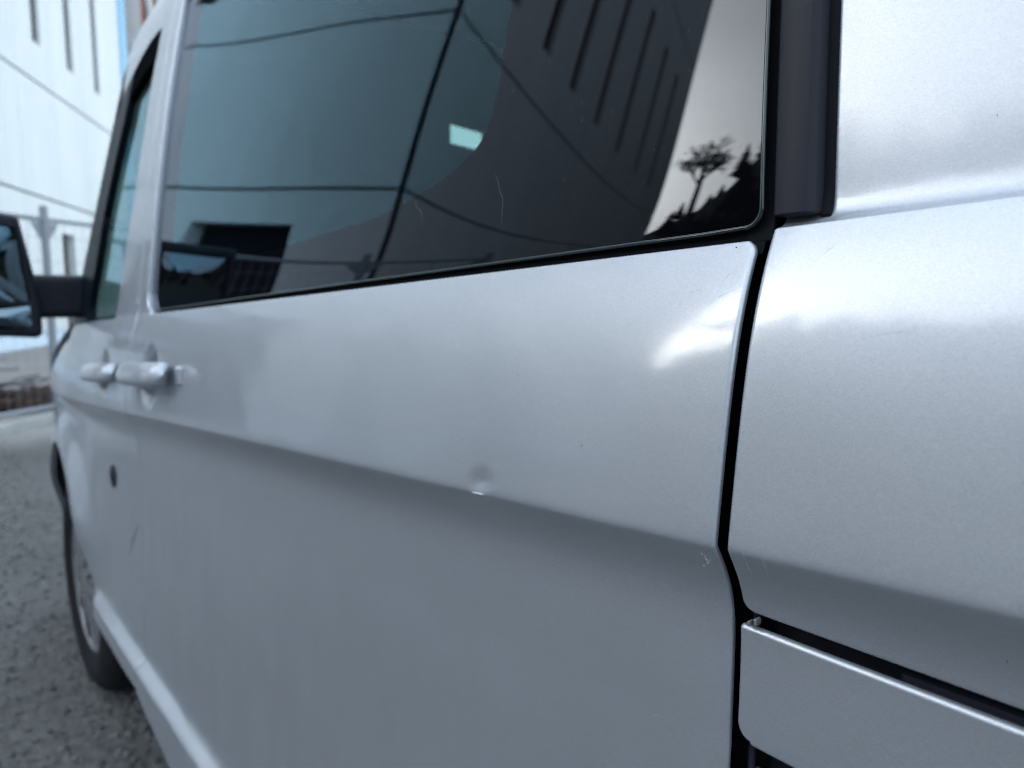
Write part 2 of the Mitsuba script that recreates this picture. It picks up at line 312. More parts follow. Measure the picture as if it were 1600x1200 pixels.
# --- handles
def handle(xa, xb, zm, yo, h=0.030, slope=-0.065):
    L = xb - xa; us = np.linspace(0, 1, 40); th = np.linspace(0, 2 * np.pi, 28, endpoint=False); V = []
    for u in us:
        e = min(u, 1 - u) * L; k = math.sqrt(max(0.0, 1 - max(0, 1 - e / 0.016) ** 2)) * 0.97 + 0.03
        x = xa + u * L; bow = 0.010 * (1 - (2 * u - 1) ** 4)
        for t in th:
            c, s_ = math.cos(t), math.sin(t)
            yy = np.sign(c) * abs(c) ** 0.85 * 0.0125 * k; zz = np.sign(s_) * abs(s_) ** 0.6 * h / 2 * k
            V.append((x, yo - 0.0105 + bow + yy - 0.6 * abs(zz) ** 2 / h - 0.22 * zz, zm + slope * (x - (xa + xb) / 2) + zz))
    n, m = len(th), len(us); i, j = np.meshgrid(np.arange(m - 1), np.arange(n), indexing='ij'); i, j = i.ravel(), j.ravel(); k = (j + 1) % n
    F = np.vstack([np.stack([i * n + j, (i + 1) * n + j, (i + 1) * n + k], 1), np.stack([i * n + j, (i + 1) * n + k, i * n + k], 1)])
    V = np.array(V); F = np.vstack([F, [[0, (q + 1) % n, q] for q in range(1, n - 1)], [[(m - 1) * n, (m - 1) * n + q, (m - 1) * n + q + 1] for q in range(1, n - 1)]])
    h_ = trimesh.Trimesh(V, F, process=False); trimesh.repair.fix_normals(h_); return h_
add(SD + '__handle', handle(1.228, 1.485, 1.041, 0.023, h=0.041), 'paint', smooth=50)
yh = float(side(1.30, 1.05))
for g_ in [tube((1.245, 0.0195, 1.0475), (1.33, 0.0232, 1.0425), 0.0008, 6), tube((1.33, 0.0232, 1.0425), (1.47, 0.0190, 1.034), 0.0008, 6), tube((1.245, 0.0205, 1.0425), (1.33, 0.0240, 1.0375), 0.0006, 6)]: add(SD + '__handle_groove', g_, 'rubber')
for b_ in [rbox(1.285, 1.305, -0.014, 0.008, 1.036, 1.054, 0.004), rbox(1.435, 1.475, -0.014, 0.004, 1.016, 1.046, 0.004)]: add(SD + '__handle_base', b_, 'rubber', smooth=40)
add(SD + '__handle_cap', rbox(1.196, 1.216, -0.012, -0.0005, 1.034, 1.064, 0.004), 'paint', smooth=40)

# --- rear quarter panel
def qside(x, z):
    t = np.asarray(z, float) - zb(x)
    return side(x, z) - 0.0120 * np.where(t > 0, 1 - np.exp(-np.maximum(t, 0) / 0.0030), 0) * sstep(-0.0002, 0.0012, t)
RX0 = -1.28; QF = XG_R - 0.0080
def q_edge(z):
    z = np.asarray(z, float); r = 0.005; q = np.clip((zq0 + r - z) / r, 0, 1)
    return QF - r * (1 - np.sqrt(1 - q * q * 0.999))
xq = spread((RX0, 0.0, 0.03), (0.0, 0.16, 0.008), (0.16, QF, 0.003))
zq0 = 1.0005
zqs = spread((zq0, zq0 + 0.006, 0.0008), (zq0 + 0.006, zc(0.15) - 0.012, 0.004), (zc(0.15) - 0.012, zc(0.15) + 0.012, 0.0006), (zc(0.15) + 0.012, zb(0.15) - 0.03, 0.005), (zb(0.15) - 0.03, zb(0.15) - 0.004, 0.0015), (zb(0.15) - 0.004, zb(0.15) + 0.014, 0.0005), (zb(0.15) + 0.014, 1.30, 0.004), (1.30, 1.93, 0.02))
fq = np.interp(zqs, [zq0, zc(0.15), zb(0.15), 1.93], [0, .3, .6, 1.0])
def zq_of(x, v):
    x = np.asarray(x, float); a = np.full_like(x, zq0); x2 = np.maximum(x, -0.5)
    return np.where(v < .3, a + (zc(x2) - a) * v / .3, np.where(v < .6, zc(x2) + (zb(x2) - zc(x2)) * (v - .3) / .3, zb(x2) + (1.93 - zb(x2)) * (v - .6) / .4))
addp(VAN + '__rear_quarter_panel', panel_z(const(RX0), q_edge, zq_of, unit(xq), fq, qside, lip=0.003), 'paint')
# rail cover below the slot and the lower quarter panel
rside = lambda x, z: side(x, z, False) + 0.0015
def rc_front(z):
    z = np.asarray(z, float); r = 0.008; q = np.clip((0.924 + r - z) / r, 0, 1)
    return QF + 0.0018 - r * (1 - np.sqrt(1 - q * q * 0.999))
addp(VAN + '__rail_cover', panel(const(RX0 + 0.1), rc_front, const(0.923), const(0.9870), unit(xq), unit(spread((0.923, 0.942, 0.001), (0.942, 0.987, 0.004))), rside, lip=0.0028, depth=0.0010), 'paint')
def q_low(x):
    x = np.asarray(x, float); d = ARCH_R ** 2 - (x + 0.38) ** 2
    return np.maximum(0.335, np.where(d > 0, ARCH_Z + np.sqrt(np.maximum(d, 0)), 0))
addp(VAN + '__lower_quarter_panel', panel(const(RX0), const(QF), q_low, const(0.896), lin(80), unit(spread((0.335, 0.45, 0.01), (0.45, 0.91, 0.03))), lambda x, z: side(x, z, False), lip=0.003), 'paint')
add(VAN + '__slide_rail', cat([bx(RX0 + 0.05, 0.135, -0.040, -0.026, 0.982, 0.992), bx(RX0 + 0.05, QF - 0.001, -0.060, -0.05, 0.88, 1.02)]), 'black_plastic')
# backing of the gaps
jamb = panel(0.17, 0.26, 0.34, 1.73, lin(4), lin(60), lambda x, z: side(x, z, False) - 0.030, lip=0)
jamb2 = panel(1.52, 1.59, 0.41, 1.9, lin(4), lin(60), lambda x, z: side(x, z, False) - 0.016, lip=0)
addp(VAN + '__door_jamb', jamb, 'void_black'); addp(VAN + '__door_jamb', jamb2, 'void_black')

gz = np.linspace(0.40, 1.20, 120)
add(VAN + '__gap_seal', bead([(0.2165, float(side(0.2165, z, False)) - 0.013, z) for z in gz], 0.0022), 'black_plastic', smooth=True)
add(VAN + '__slide_rail__rail_clip', cat([rbox(0.2070, 0.2090, -0.022, -0.0165, 0.9925, 0.9965, 0.0008), rbox(0.2105, 0.2120, -0.020, -0.0155, 0.9915, 0.9945, 0.0006)]), 'alloy', smooth=40)
labels[VAN + '__slide_rail__rail_clip'] = {'kind': 'stuff'}
# --- black trim over the rear pillar
def trim():
    zs = spread((1.2145, 1.2245, 0.002), (1.2245, 1.72, 0.02)); prof = []
    x0, x1 = 0.1945, 0.2205
    for u in np.linspace(0, 1, 25):
        x = x0 + (x1 - x0) * u; e = min(u, 1 - u) * (x1 - x0); hgt = 0.0075 * math.sqrt(max(0, 1 - max(0, 1 - e / 0.004) ** 2)) + 0.0018 * math.sin(math.pi * u)
        if u < 0.13: hgt *= 0.86
        prof.append((x, hgt))
    X = np.array([[p[0]] * len(zs) for p in prof]); Z = np.array([zs] * len(prof)); H = np.array([[p[1]] * len(zs) for p in prof])
    Y = side(X, np.maximum(Z, 1.205), False) - 0.009 + H
    P = np.stack([X + 0.078 * np.maximum(Z - 1.216, 0), Y, Z], -1)
    du = np.gradient(P, axis=0); dv = np.gradient(P, axis=1); N = np.cross(dv, du); N /= np.linalg.norm(N, axis=-1, keepdims=True)
    N = np.where(N[..., 1:2] < 0, -N, N)
    return grid_mesh(P, N, 0.0012, 0.010)
addp(VAN + '__pillar_trim', trim(), 'black_plastic')
tl = panel(lambda z: 0.1912 + 0.078 * np.maximum(np.asarray(z) - 1.216, 0), lambda z: 0.1945 + 0.078 * np.maximum(np.asarray(z) - 1.216, 0), 1.2135, 1.72, lin(6), lin(40), lambda x, z: qside(x, z) + 0.0030, lip=0.0012, depth=0.006)
addp(VAN + '__pillar_trim__lip', tl, 'rubber')

# --- front door: skin, window frame, window, plug
def arch(x):
    x = np.asarray(x, float); d = ARCH_R ** 2 - (x - ARCH_X) ** 2
    return np.maximum(0.392, np.where(d > 0, ARCH_Z + np.sqrt(np.maximum(d, 0)), 0))
FD0, FD1 = 1.5585, 2.32
xf_ = spread((FD0, 1.70, 0.008), (1.70, 1.82, 0.004), (1.82, 2.05, 0.015), (2.05, 2.32, 0.006))
front_low = skin(const(FD0), const(FD1), unit(xf_), bot=arch, top_off=-0.006)
def fw_rear(z):
    return np.interp(z, [1.10, 1.20, 1.28, 1.37, 1.51, 1.62, 1.70], [1.755, 1.715, 1.690, 1.662, 1.642, 1.637, 1.632])
pil = panel(const(FD0), fw_rear, strip_bot, const(1.70), lin(8), lin(40))
AP = np.array([(1.55, 1.93), (1.75, 1.915), (1.87, 1.865), (1.94, 1.79), (1.975, 1.69), (2.01, 1.56), (2.05, 1.485), (2.10, 1.385), (2.19, 1.265), (2.32, 1.145)])
WT = np.array([(1.55, 1.70), (1.64, 1.70), (1.69, 1.698), (1.81, 1.672), (1.91, 1.632), (1.965, 1.575)])
ap = PI(AP[:, 0], AP[:, 1]); wt = PI(WT[:, 0], WT[:, 1])
head2 = panel(const(FD0), const(1.965), lambda x: wt(np.clip(x, 1.55, 1.965)), lambda x: ap(np.clip(x, 1.55, 2.32)) - 0.004, lin(30), lin(14))
addp(VAN + '__front_door', join(front_low, pil, head2), 'paint')
FDK = VAN + '__front_door'
def ap_x(z): return np.interp(z, AP[::-1, 1], AP[::-1, 0])
fr_low = lambda x: zb(x) - 0.004
upper = lambda x: np.where(np.asarray(x) < 1.965, wt(np.clip(x, 1.55, 1.965)), ap(np.clip(x, 1.55, 2.32)) - 0.012)
# frame: black band under the roof edge and the pillar; glass inside it
fgl = lambda x, z: side(x, z, False) - 0.012
addp(FDK + '__window', panel(lambda z: fw_rear(z) + 0.004, lambda z: ap_x(z) - 0.03, fr_low, lambda x: upper(x) - 0.004, lin(40), lin(40), fgl, lip=0), 'tinted_glass')
band = panel(lambda z: fw_rear(z), lambda z: ap_x(z) + 0.006, lambda x: upper(x) - 0.055, lambda x: upper(x) + 0.004, lin(60), lin(8), lambda x, z: side(x, z, False) + 0.001, lip=0.003)
sail = panel(lambda z: ap_x(z) - 0.15 - 0.45 * np.maximum(1.36 - z, 0), lambda z: ap_x(z) + 0.006, fr_low, lambda x: upper(x), lin(24), lin(24), lambda x, z: side(x, z, False) + 0.002, lip=0.003)
addp(FDK + '__window_frame', band, 'void_black'); addp(FDK + '__mirror_corner', sail, 'door_black')
add(FDK + '__handle', handle(1.618, 1.865, 1.013, 0.016, h=0.040), 'paint', smooth=50)
add(FDK + '__handle_groove', tube((1.64, 0.0140, 1.0155), (1.845, 0.0140, 1.002), 0.0008, 6), 'rubber')
for b_ in [rbox(1.68, 1.70, -0.014, 0.002, 1.008, 1.026, 0.004), rbox(1.79, 1.835, -0.02, 0.0, 0.99, 1.02, 0.004)]: add(FDK + '__handle_base', b_, 'rubber', smooth=40)
px_, pz_ = 1.795, 0.776
plug = trimesh.creation.icosphere(3, 0.026); plug.vertices[:, 1] *= 0.22; plug.apply_translation((px_, float(side(px_, pz_)) + 0.001, pz_))
add(FDK + '__plug', plug, 'black_plastic', smooth=True)

# --- front wing, bonnet, nose, screen
xw = spread((2.3245, 3.12, 0.012))
def wing_top(x): return np.interp(x, [2.32, 2.5, 2.8, 3.0, 3.15], [1.10, 1.065, 0.985, 0.90, 0.80])
wside = lambda x, z: side(x, z, False) - 0.5 * np.maximum(np.asarray(z) - wing_top(x) + 0.06, 0) ** 2 / 0.06
addp(VAN + '__front_wing', panel(const(2.3245), const(3.12), arch, wing_top, unit(xw), lin(60), wside), 'paint')
W = 1.96
def cross(xs_, zf, n=24, crown=0.03):
    """a skin across the van, between the left side and its mirror image"""
    P = []
    for x in xs_:
        z = float(zf(x)); y0 = float(side(x, z, False)); u = np.linspace(0, 1, n)
        P.append(np.stack([np.full(n, x), y0 + (-W - 2 * y0) * u, z + crown * (1 - (2 * u - 1) ** 4)], 1))
    P = np.array(P); du = np.gradient(P, axis=0); dv = np.gradient(P, axis=1); N = np.cross(dv, du); N /= np.linalg.norm(N, axis=-1, keepdims=True)
    N = np.where(N[..., 2:3] < 0, -N, N); return grid_mesh(P, N, 0)
addp(VAN + '__bonnet', cross(np.linspace(2.32, 3.12, 20), wing_top, crown=0.05), 'paint')
addp(VAN + '__roof', cross(np.r_[np.linspace(RX0, 1.55, 12), np.linspace(1.6, 1.9, 8)], lambda x: 1.93 if x < 1.55 else float(ap(x)), crown=0.03), 'paint')
addp(VAN + '__windscreen', cross(np.linspace(1.93, 2.32, 16), lambda x: float(ap(x)) - 0.005, crown=0.02), 'clear_glass')
nose = trimesh.creation.extrude_polygon(Polygon([(0, -0.10), (0.10, -0.16), (0.20, -0.45), (0.20, -1.51), (0.10, -1.80), (0, -1.86)]), 0.62, engine='earcut'); nose.apply_translation((3.10, 0, 0.22))
add(VAN + '__front_bumper', nose, 'paint')
# --- right side, rear doors, underbody, interior
def mirror(p):
    v = p[0].copy(); n = p[2].copy(); v[:, 1] = -W - v[:, 1]; n[:, 1] *= -1; return v, p[1][:, ::-1], n
plain = lambda x, z: side(x, z, False)
addp(VAN + '__right_side', join(*[mirror(p) for p in (panel(const(RX0), const(2.32), const(0.335), lambda x: zb(np.maximum(x, -0.3)), lin(60), lin(30), plain),
     panel(const(RX0), const(1.60), lambda x: zb(np.maximum(x, -0.3)), const(1.93), lin(40), lin(16), plain), panel(const(2.32), const(3.12), arch, wing_top, lin(30), lin(20), wside))]), 'paint')
addp(VAN + '__right_front_window', mirror(panel(const(1.60), lambda z: ap_x(z), lambda x: zb(x), lambda x: np.minimum(ap(np.clip(x, 1.55, 2.32)), 1.75), lin(10), lin(10), plain, lip=0)), 'clear_glass')
addp(VAN + '__right_roof_edge', mirror(panel(const(1.60), const(1.96), const(1.745), lambda x: np.maximum(ap(np.clip(x, 1.55, 2.32)), 1.76), lin(10), lin(6), plain)), 'paint')
rd = trimesh.creation.extrude_polygon(Polygon([(-0.005 + float(plain(0, z)), z) for z in np.linspace(0.335, 1.93, 40)] + [(-W + 0.005 - float(plain(0, z)), z) for z in np.linspace(1.93, 0.335, 40)]), 0.04, engine='earcut')
rd.apply_transform(np.array([[0, 0, 1, RX0 - 0.02], [1, 0, 0, 0], [0, 1, 0, 0], [0, 0, 0, 1.0]]))
add(VAN + '__rear_doors', rd, 'paint')
add(VAN + '__underbody', cat([bx(RX0 + 0.02, 2.12, -1.86, -0.10, 0.28, 0.36), bx(2.12, 3.1, -1.60, -0.36, 0.25, 0.9)]), 'void_black')
# interior: dark floor, headlining, right lining, and a bulkhead with a small window
add(VAN + '__floor', bx(RX0 + 0.05, 2.3, -1.86, -0.10, 0.42, 0.45), 'interior')
add(VAN + '__headlining', bx(RX0 + 0.05, 1.75, -1.70, -0.28, 1.895, 1.905), 'interior')
add(VAN + '__side_lining', cat([bx(RX0 + 0.05, 1.60, -1.87, -1.85, 0.45, 1.72), bx(RX0 + 0.05, 1.60, -1.80, -1.78, 1.72, 1.90)]), 'interior')
yb = -0.980; zbw = 1.626
bp = Polygon([(-0.15, 0.45), (-0.11, 1.15), (-0.20, 1.70), (-0.27, 1.90), (-1.70, 1.90), (-1.80, 1.6), (-1.86, 0.45)])
hole = Polygon([(yb - 0.060, zbw - 0.030), (yb + 0.060, zbw - 0.021), (yb + 0.060, zbw + 0.034), (yb - 0.060, zbw + 0.024)])
bh = trimesh.creation.extrude_polygon(bp.difference(hole), 0.012, engine='earcut')
bh.apply_transform(np.array([[0, 0, 1, 1.76], [1, 0, 0, 0], [0, 1, 0, 0], [0, 0, 0, 1.0]]))
add(VAN + '__bulkhead', bh, 'interior')
add(VAN + '__dashboard', rbox(2.15, 2.45, -1.75, -0.16, 0.85, 1.12, 0.04), 'interior', smooth=40)

# --- door mirror
MK = VAN + '__door_mirror'
def mirror_house():
    import manifold3d as m3
    pts = []
    for x, k in ((2.165, 1.0), (2.30, 0.72)):
        for y, z in ((0.062, 1.372), (0.238, 1.395), (0.255, 1.10), (0.030, 1.082), (0.028, 1.16)):
            cy, cz_ = 0.145, 1.24; y += 0.028; z -= 0.016 if z > 1.3 else 0
            pts.append(m3.Manifold.sphere(0.016, 20).translate((x, cy + (y - cy) * k * 0.97, cz_ + (z - cz_) * k * 0.97)))
    h = m3.Manifold.batch_hull(pts)
    cut = m3.Manifold.batch_hull([m3.Manifold.sphere(0.010, 16).translate((x, y, z)) for x in (2.13, 2.168) for y, z in ((0.096, 1.330), (0.253, 1.350), (0.263, 1.172), (0.076, 1.166))])
    cut2 = m3.Manifold.batch_hull([m3.Manifold.sphere(0.008, 16).translate((x, y, z)) for x in (2.13, 2.168) for y, z in ((0.074, 1.142), (0.263, 1.148), (0.263, 1.105), (0.074, 1.10))])
    m = (h - cut - cut2).to_mesh(); return trimesh.Trimesh(m.vert_properties[:, :3], m.tri_verts)
add(MK, mirror_house(), 'black_plastic', smooth=30)
def sheet(pts, n=18, bulge=0.004, cx=None):
    a, b, c, d = [np.array(p) for p in pts]; P = np.zeros((n, n, 3))
    for i, u in enumerate(np.linspace(0, 1, n)):
        for j, v in enumerate(np.linspace(0, 1, n)):
            P[i, j] = (a * (1 - u) + b * u) * (1 - v) + (d * (1 - u) + c * u) * v; P[i, j, 0] -= bulge * (1 - (2 * u - 1) ** 2) * (1 - (2 * v - 1) ** 2)
    du = np.gradient(P, axis=0); dv = np.gradient(P, axis=1); N = np.cross(du, dv); N /= np.linalg.norm(N, axis=-1, keepdims=True); N = np.where(N[..., 0:1] > 0, -N, N)
    return grid_mesh(P, N, 0)
addp(MK + '__mirror_glass', sheet([(2.166, 0.070, 1.160), (2.164, 0.271, 1.166), (2.158, 0.261, 1.356), (2.160, 0.088, 1.336)]), 'mirror_glass')
addp(MK + '__blind_spot_glass', sheet([(2.150, 0.068, 1.096), (2.176, 0.269, 1.10), (2.178, 0.269, 1.154), (2.152, 0.068, 1.148)], bulge=0.012), 'mirror_glass')
add(MK + '__arm', rbox(2.20, 2.30, -0.075, 0.085, 1.118, 1.228, 0.02), 'black_plastic', smooth=40)

# --- wheels
def wheel_parts():
    prof = [(0.20, 0.016), (0.215, 0.004), (0.235, -0.008), (0.262, -0.012), (0.292, -0.007), (0.315, 0.008), (0.327, 0.026), (0.331, 0.045)]
    prof += [(0.331, 0.19), (0.326, 0.205), (0.312, 0.22), (0.28, 0.232), (0.20, 0.235)]
    ty = trimesh.creation.revolve(np.array(prof), sections=72)
    parts = [ty]
    for k in range(4):                                              # tread ribs
        rib = trimesh.creation.revolve(np.array([(0.330, 0.052 + 0.030 * k), (0.3345, 0.053 + 0.030 * k), (0.3345, 0.075 + 0.030 * k), (0.330, 0.076 + 0.030 * k)]), sections=72); parts.append(rib)
    rim = [trimesh.creation.revolve(np.array([(0.212, 0.006), (0.206, 0.003), (0.196, 0.012), (0.19, 0.05), (0.19, 0.20)]), sections=64)]
    for k in range(10):
        sp = bx(0.05, 0.20, -0.012, 0.012, 0.006, 0.03); sp.vertices[:, 1] *= np.where(sp.vertices[:, 0] > 0.1, 1.6, 1.0); sp.vertices[:, 2] -= np.where(sp.vertices[:, 0] < 0.1, 0.012, 0.0)
        sp.apply_transform(trimesh.transformations.rotation_matrix(k * math.pi / 5, (0, 0, 1))); rim.append(sp)
    hub = trimesh.creation.revolve(np.array([(0.0, -0.004), (0.04, -0.004), (0.06, 0.004), (0.065, 0.03), (0.0, 0.03)]), sections=32); rim.append(hub)
    disc = trimesh.creation.revolve(np.array([(0.0, 0.06), (0.19, 0.06), (0.19, 0.07), (0.0, 0.07)]), sections=32)
    return cat(parts), cat(rim), disc
tyre, rim, disc = wheel_parts()
A = mikit.ply(tyre, 'tyre_rubber', smooth=30); B = mikit.ply(rim, 'alloy', smooth=30); Cc = mikit.ply(disc, 'void_black', smooth=30)
for i, (x, left) in enumerate([(WHEEL_X, True), (-0.38, True), (WHEEL_X, False), (-0.38, False)]):
    y = -0.050 if left else -W + 0.050
    M = T4().translate([x, y, 0.333]).rotate([1, 0, 0], 90 if left else -90)
    k = num(VAN + '__wheel', labels); labels[k] = {}
    for nm, d in (('tyre', A), ('rim', B), ('brake_disc', Cc)): scene[k + '__' + nm] = {**d, 'to_world': M}
    del labels[k]; labels[k] = {'label': ['front left wheel', 'rear left wheel', 'front right wheel', 'rear right wheel'][i]}
# wheel arch liner
al = trimesh.creation.annulus(0.415, 0.43, 0.45, sections=64); al.apply_transform(trimesh.transformations.rotation_matrix(math.pi / 2, (1, 0, 0))); al.apply_translation((ARCH_X, -0.33, 0.35))
al.update_faces(al.triangles_center[:, 2] > 0.33)
add(VAN + '__wheel_arch_liner', cat([al, bx(ARCH_X - 0.43, ARCH_X + 0.43, -0.56, -0.54, 0.3, 0.8)]), 'void_black')
tag(VAN, 'silver van with a small sharp dent in the crease of its sliding door', 'van')
tag(SD, 'silver sliding door with a small sharp dent in its crease'); tag(VAN + '__pillar_trim', 'black plastic strip between the sliding door window and the rear panel')

# --- marks on the paint: chips, specks, hairline scratches (thin flakes lying on the sheet)
mat('chip_white', two({'type': 'diffuse', 'reflectance': rgb(0.72, 0.76, 0.8)}))
mat('chip_gap_dark', two({'type': 'diffuse', 'reflectance': rgb(0.02, 0.02, 0.025)}))
mat('chip_cream', two({'type': 'diffuse', 'reflectance': rgb(0.62, 0.58, 0.46)}))
mat('scratch_grey', two({'type': 'diffuse', 'reflectance': rgb(0.33, 0.35, 0.39)}))
mat('scratch_pale', two({'type': 'diffuse', 'reflectance': rgb(0.42, 0.46, 0.50)}))
def flake_mesh(S, x, z, r, el=1.0, a=0.0, h=0.00012):
    n = 9; t = np.linspace(0, 2 * np.pi, n, endpoint=False) + rng.uniform(0, 1); k = r * rng.uniform(0.6, 1.2, n)
    u, w = k * np.cos(t), k * np.sin(t) * el; X = x + u * math.cos(a) - w * math.sin(a); Z = z + u * math.sin(a) + w * math.cos(a)
    X = np.r_[x, X]; Z = np.r_[z, Z]; Y = S(X, Z) + h; Y[0] += h * 0.6
    return trimesh.Trimesh(np.stack([X, Y, Z], 1), [[0, 1 + (i + 1) % n, 1 + i] for i in range(n)], process=False)
def line_mesh(S, pts, w, h=0.0001):
    pts = np.asarray(pts, float); t = np.gradient(pts, axis=0); t /= np.linalg.norm(t, axis=1, keepdims=True); nrm = np.stack([-t[:, 1], t[:, 0]], 1)
    ww = w * np.sin(np.linspace(0.15, math.pi - 0.15, len(pts)))[:, None]
    a, b = pts - nrm * ww, pts + nrm * ww; Q = np.vstack([a, b]); Y = S(Q[:, 0], Q[:, 1]) + h; n = len(pts)
    F = [[i, i + 1, n + i + 1] for i in range(n - 1)] + [[i, n + i + 1, n + i] for i in range(n - 1)]
    return trimesh.Trimesh(np.stack([Q[:, 0], Y, Q[:, 1]], 1), F, process=False)
add(SD + '__paint_chip', cat([flake_mesh(side, 0.2345 + rng.normal(0, 0.0016) - i * 0.0002, 1.0285 - i * 0.0009 + rng.normal(0, 0.0012), rng.uniform(0.0003, 0.0008)) for i in range(9)]), 'chip_white')
labels[SD + '__paint_chip'] = {'label': 'cluster of tiny white paint chips beside the gap below the crease', 'kind': 'stuff'}
for k_ in ('__dark_speck', '__hairline_scratch', '__pale_scratch'): labels[SD + k_] = {'kind': 'stuff'}
for k_ in ('__dark_speck', '__hairline_scratch'): labels[VAN + '__rear_quarter_panel' + k_] = {'kind': 'stuff'}
specks = [(0.2365, 1.1975, 0.0006), (0.329, 1.075, 0.0005), (0.46, 1.06, 0.0004), (0.40, 1.115, 0.0003)]
add(SD + '__dark_speck', cat([flake_mesh(side, *q) for q in specks]), 'chip_gap_dark')
def curl(x, z, L, a, bend, n=14):
    t = np.linspace(0, 1, n); an = a + bend * (t - 0.5); dx = np.cos(an) * L / n; dz = np.sin(an) * L / n
    return np.stack([x + np.cumsum(dx), z + np.cumsum(dz)], 1)
hair = [curl(0.245, 1.165, 0.016, 2.6, 0.9), curl(0.240, 1.178, 0.011, 2.3, 0.4), curl(0.30, 1.152, 0.006, 2.2, 2.2), curl(0.33, 1.142, 0.007, 0.4, 1.6), curl(0.232, 1.094, 0.004, 2.8, 1.5), curl(0.262, 1.172, 0.010, 2.9, 0.5)]
add(SD + '__hairline_scratch', cat([line_mesh(side, h, 0.00009) for h in hair]), 'scratch_grey')
pale = [curl(0.296, 0.985, 0.014, 1.5, 0.4), curl(0.60, 0.86, 0.016, 2.1, 0.1), curl(0.5, 0.88, 0.010, 1.2, 0.3), curl(0.40, 0.99, 0.004, 0.6, 0.2), curl(0.43, 0.995, 0.003, 2, 0.2), curl(0.228, 1.085, 0.014, 1.6, 0.8), curl(0.28, 0.905, 0.008, 2.5, 0.5), curl(0.37, 0.93, 0.006, 0.5, 0.4)]
add(SD + '__pale_scratch', cat([line_mesh(side, h, 0.00010) for h in pale] + [flake_mesh(side, rng.uniform(0.24, 0.6), rng.uniform(0.86, 1.0), rng.uniform(0.00015, 0.0004)) for i in range(30)]), 'scratch_pale')
qs = [(0.1735, 1.2225), (0.120, 1.25), (0.09, 1.02)]
add(VAN + '__rear_quarter_panel__dark_speck', cat([flake_mesh(qside, x, z, rng.uniform(0.0003, 0.0006)) for x, z in qs]), 'chip_gap_dark')
add(VAN + '__rear_quarter_panel__hairline_scratch', cat([line_mesh(qside, curl(0.19, 1.185, 0.018, 2.4, 0.5), 0.00007), line_mesh(qside, curl(0.16, 1.15, 0.03, 2.95, 0.3), 0.00006), line_mesh(qside, curl(0.205, 1.02, 0.02, 1.5, 0.2), 0.00014), line_mesh(qside, curl(0.195, 1.02, 0.022, 1.55, 0.1), 0.00012)]), 'scratch_grey')
add(FDK + '__drawn_gap_line', line_mesh(side, np.array([(1.575, 0.725), (1.60, 0.700), (1.635, 0.668), (1.665, 0.630)]), 0.0022), 'chip_gap_dark'); labels[FDK + '__drawn_gap_line'] = {'label': 'short dark line drawn for part of the door gap near the rear edge of the front door'}  # dark line added on the door skin to stand for part of the gap
for c_ in ((1.565, 1.164, 0.006, 0.8), (1.562, 1.137, 0.004, 0.7)): add(FDK + '__paint_chip', flake_mesh(side, *c_), 'chip_cream')
# dried drip marks and dust grains on the glass border
mat('dust', two({'type': 'diffuse', 'reflectance': rgb(0.11, 0.125, 0.14)}))
drips = [np.stack([0.462 - 0.006 * t - 0.004 * t * t, 1.262 - 0.048 * t], 1) if False else np.array([(0.4665, 1.2685), (0.4610, 1.2610), (0.4575, 1.2525), (0.4530, 1.2465), (0.4525, 1.2350), (0.4520, 1.2220)]) for t in [0]] + [np.array([(0.583, 1.262), (0.578, 1.252), (0.569, 1.246), (0.566, 1.232)])]
dn = []
for d in drips:
    t = np.linspace(0, 1, 40); k = np.linspace(0, 1, len(d)); P = np.stack([np.interp(t, k, d[:, 0]), np.interp(t, k, d[:, 1])], 1); P[:, 0] += rng.normal(0, 0.0002, 40); dn.append(line_mesh(gside, P, 0.00022))
for i in range(70):
    x, z = rng.uniform(0.235, 0.55), rng.uniform(1.215, 1.40)
    dn.append(flake_mesh(gside, x, z, rng.uniform(0.00012, 0.0003)))
for i in range(14):
    dn.append(line_mesh(gside, curl(rng.uniform(0.24, 0.5), rng.uniform(1.22, 1.38), rng.uniform(0.002, 0.005), rng.uniform(0, 6), rng.uniform(-2, 2)), 0.0001))
add(SD + '__dust', cat(dn), 'dust'); labels[SD + '__dust'] = {'label': 'dried drips and dust on the dark glass', 'kind': 'stuff'}

# ------------------------------------------------------------------ white warehouse
KX, KY = 8.31, 4.16                                    # the corner nearest the van
TA = math.radians(-27.3); dA = np.array([math.cos(TA), math.sin(TA)]); TB = TA + math.pi / 2; dB = np.array([math.cos(TB), math.sin(TB)])
LA, LB, H = 22.65, 14.25, 16.5
WH = 'white_warehouse'
ROWS = [(0.35, 3.60), (3.66, 6.37), (6.43, 12.6), (12.66, H)]
def frame_m(o, d, inward):
    """local (s along the wall, t up, thickness inward) -> world"""
    nrm = inward
    M = np.eye(4); M[:3, 0] = [d[0], d[1], 0]; M[:3, 1] = [0, 0, 1]; M[:3, 2] = [nrm[0], nrm[1], 0]; M[:3, 3] = [o[0], o[1], 0]; return M
MA = frame_m((KX, KY), dA, dB); MB = frame_m((KX, KY), dB, dA)
def on(mesh, M):
    m = mesh.copy(); m.apply_transform(M)
    if np.linalg.det(M[:3, :3]) < 0: m.invert()
    return m
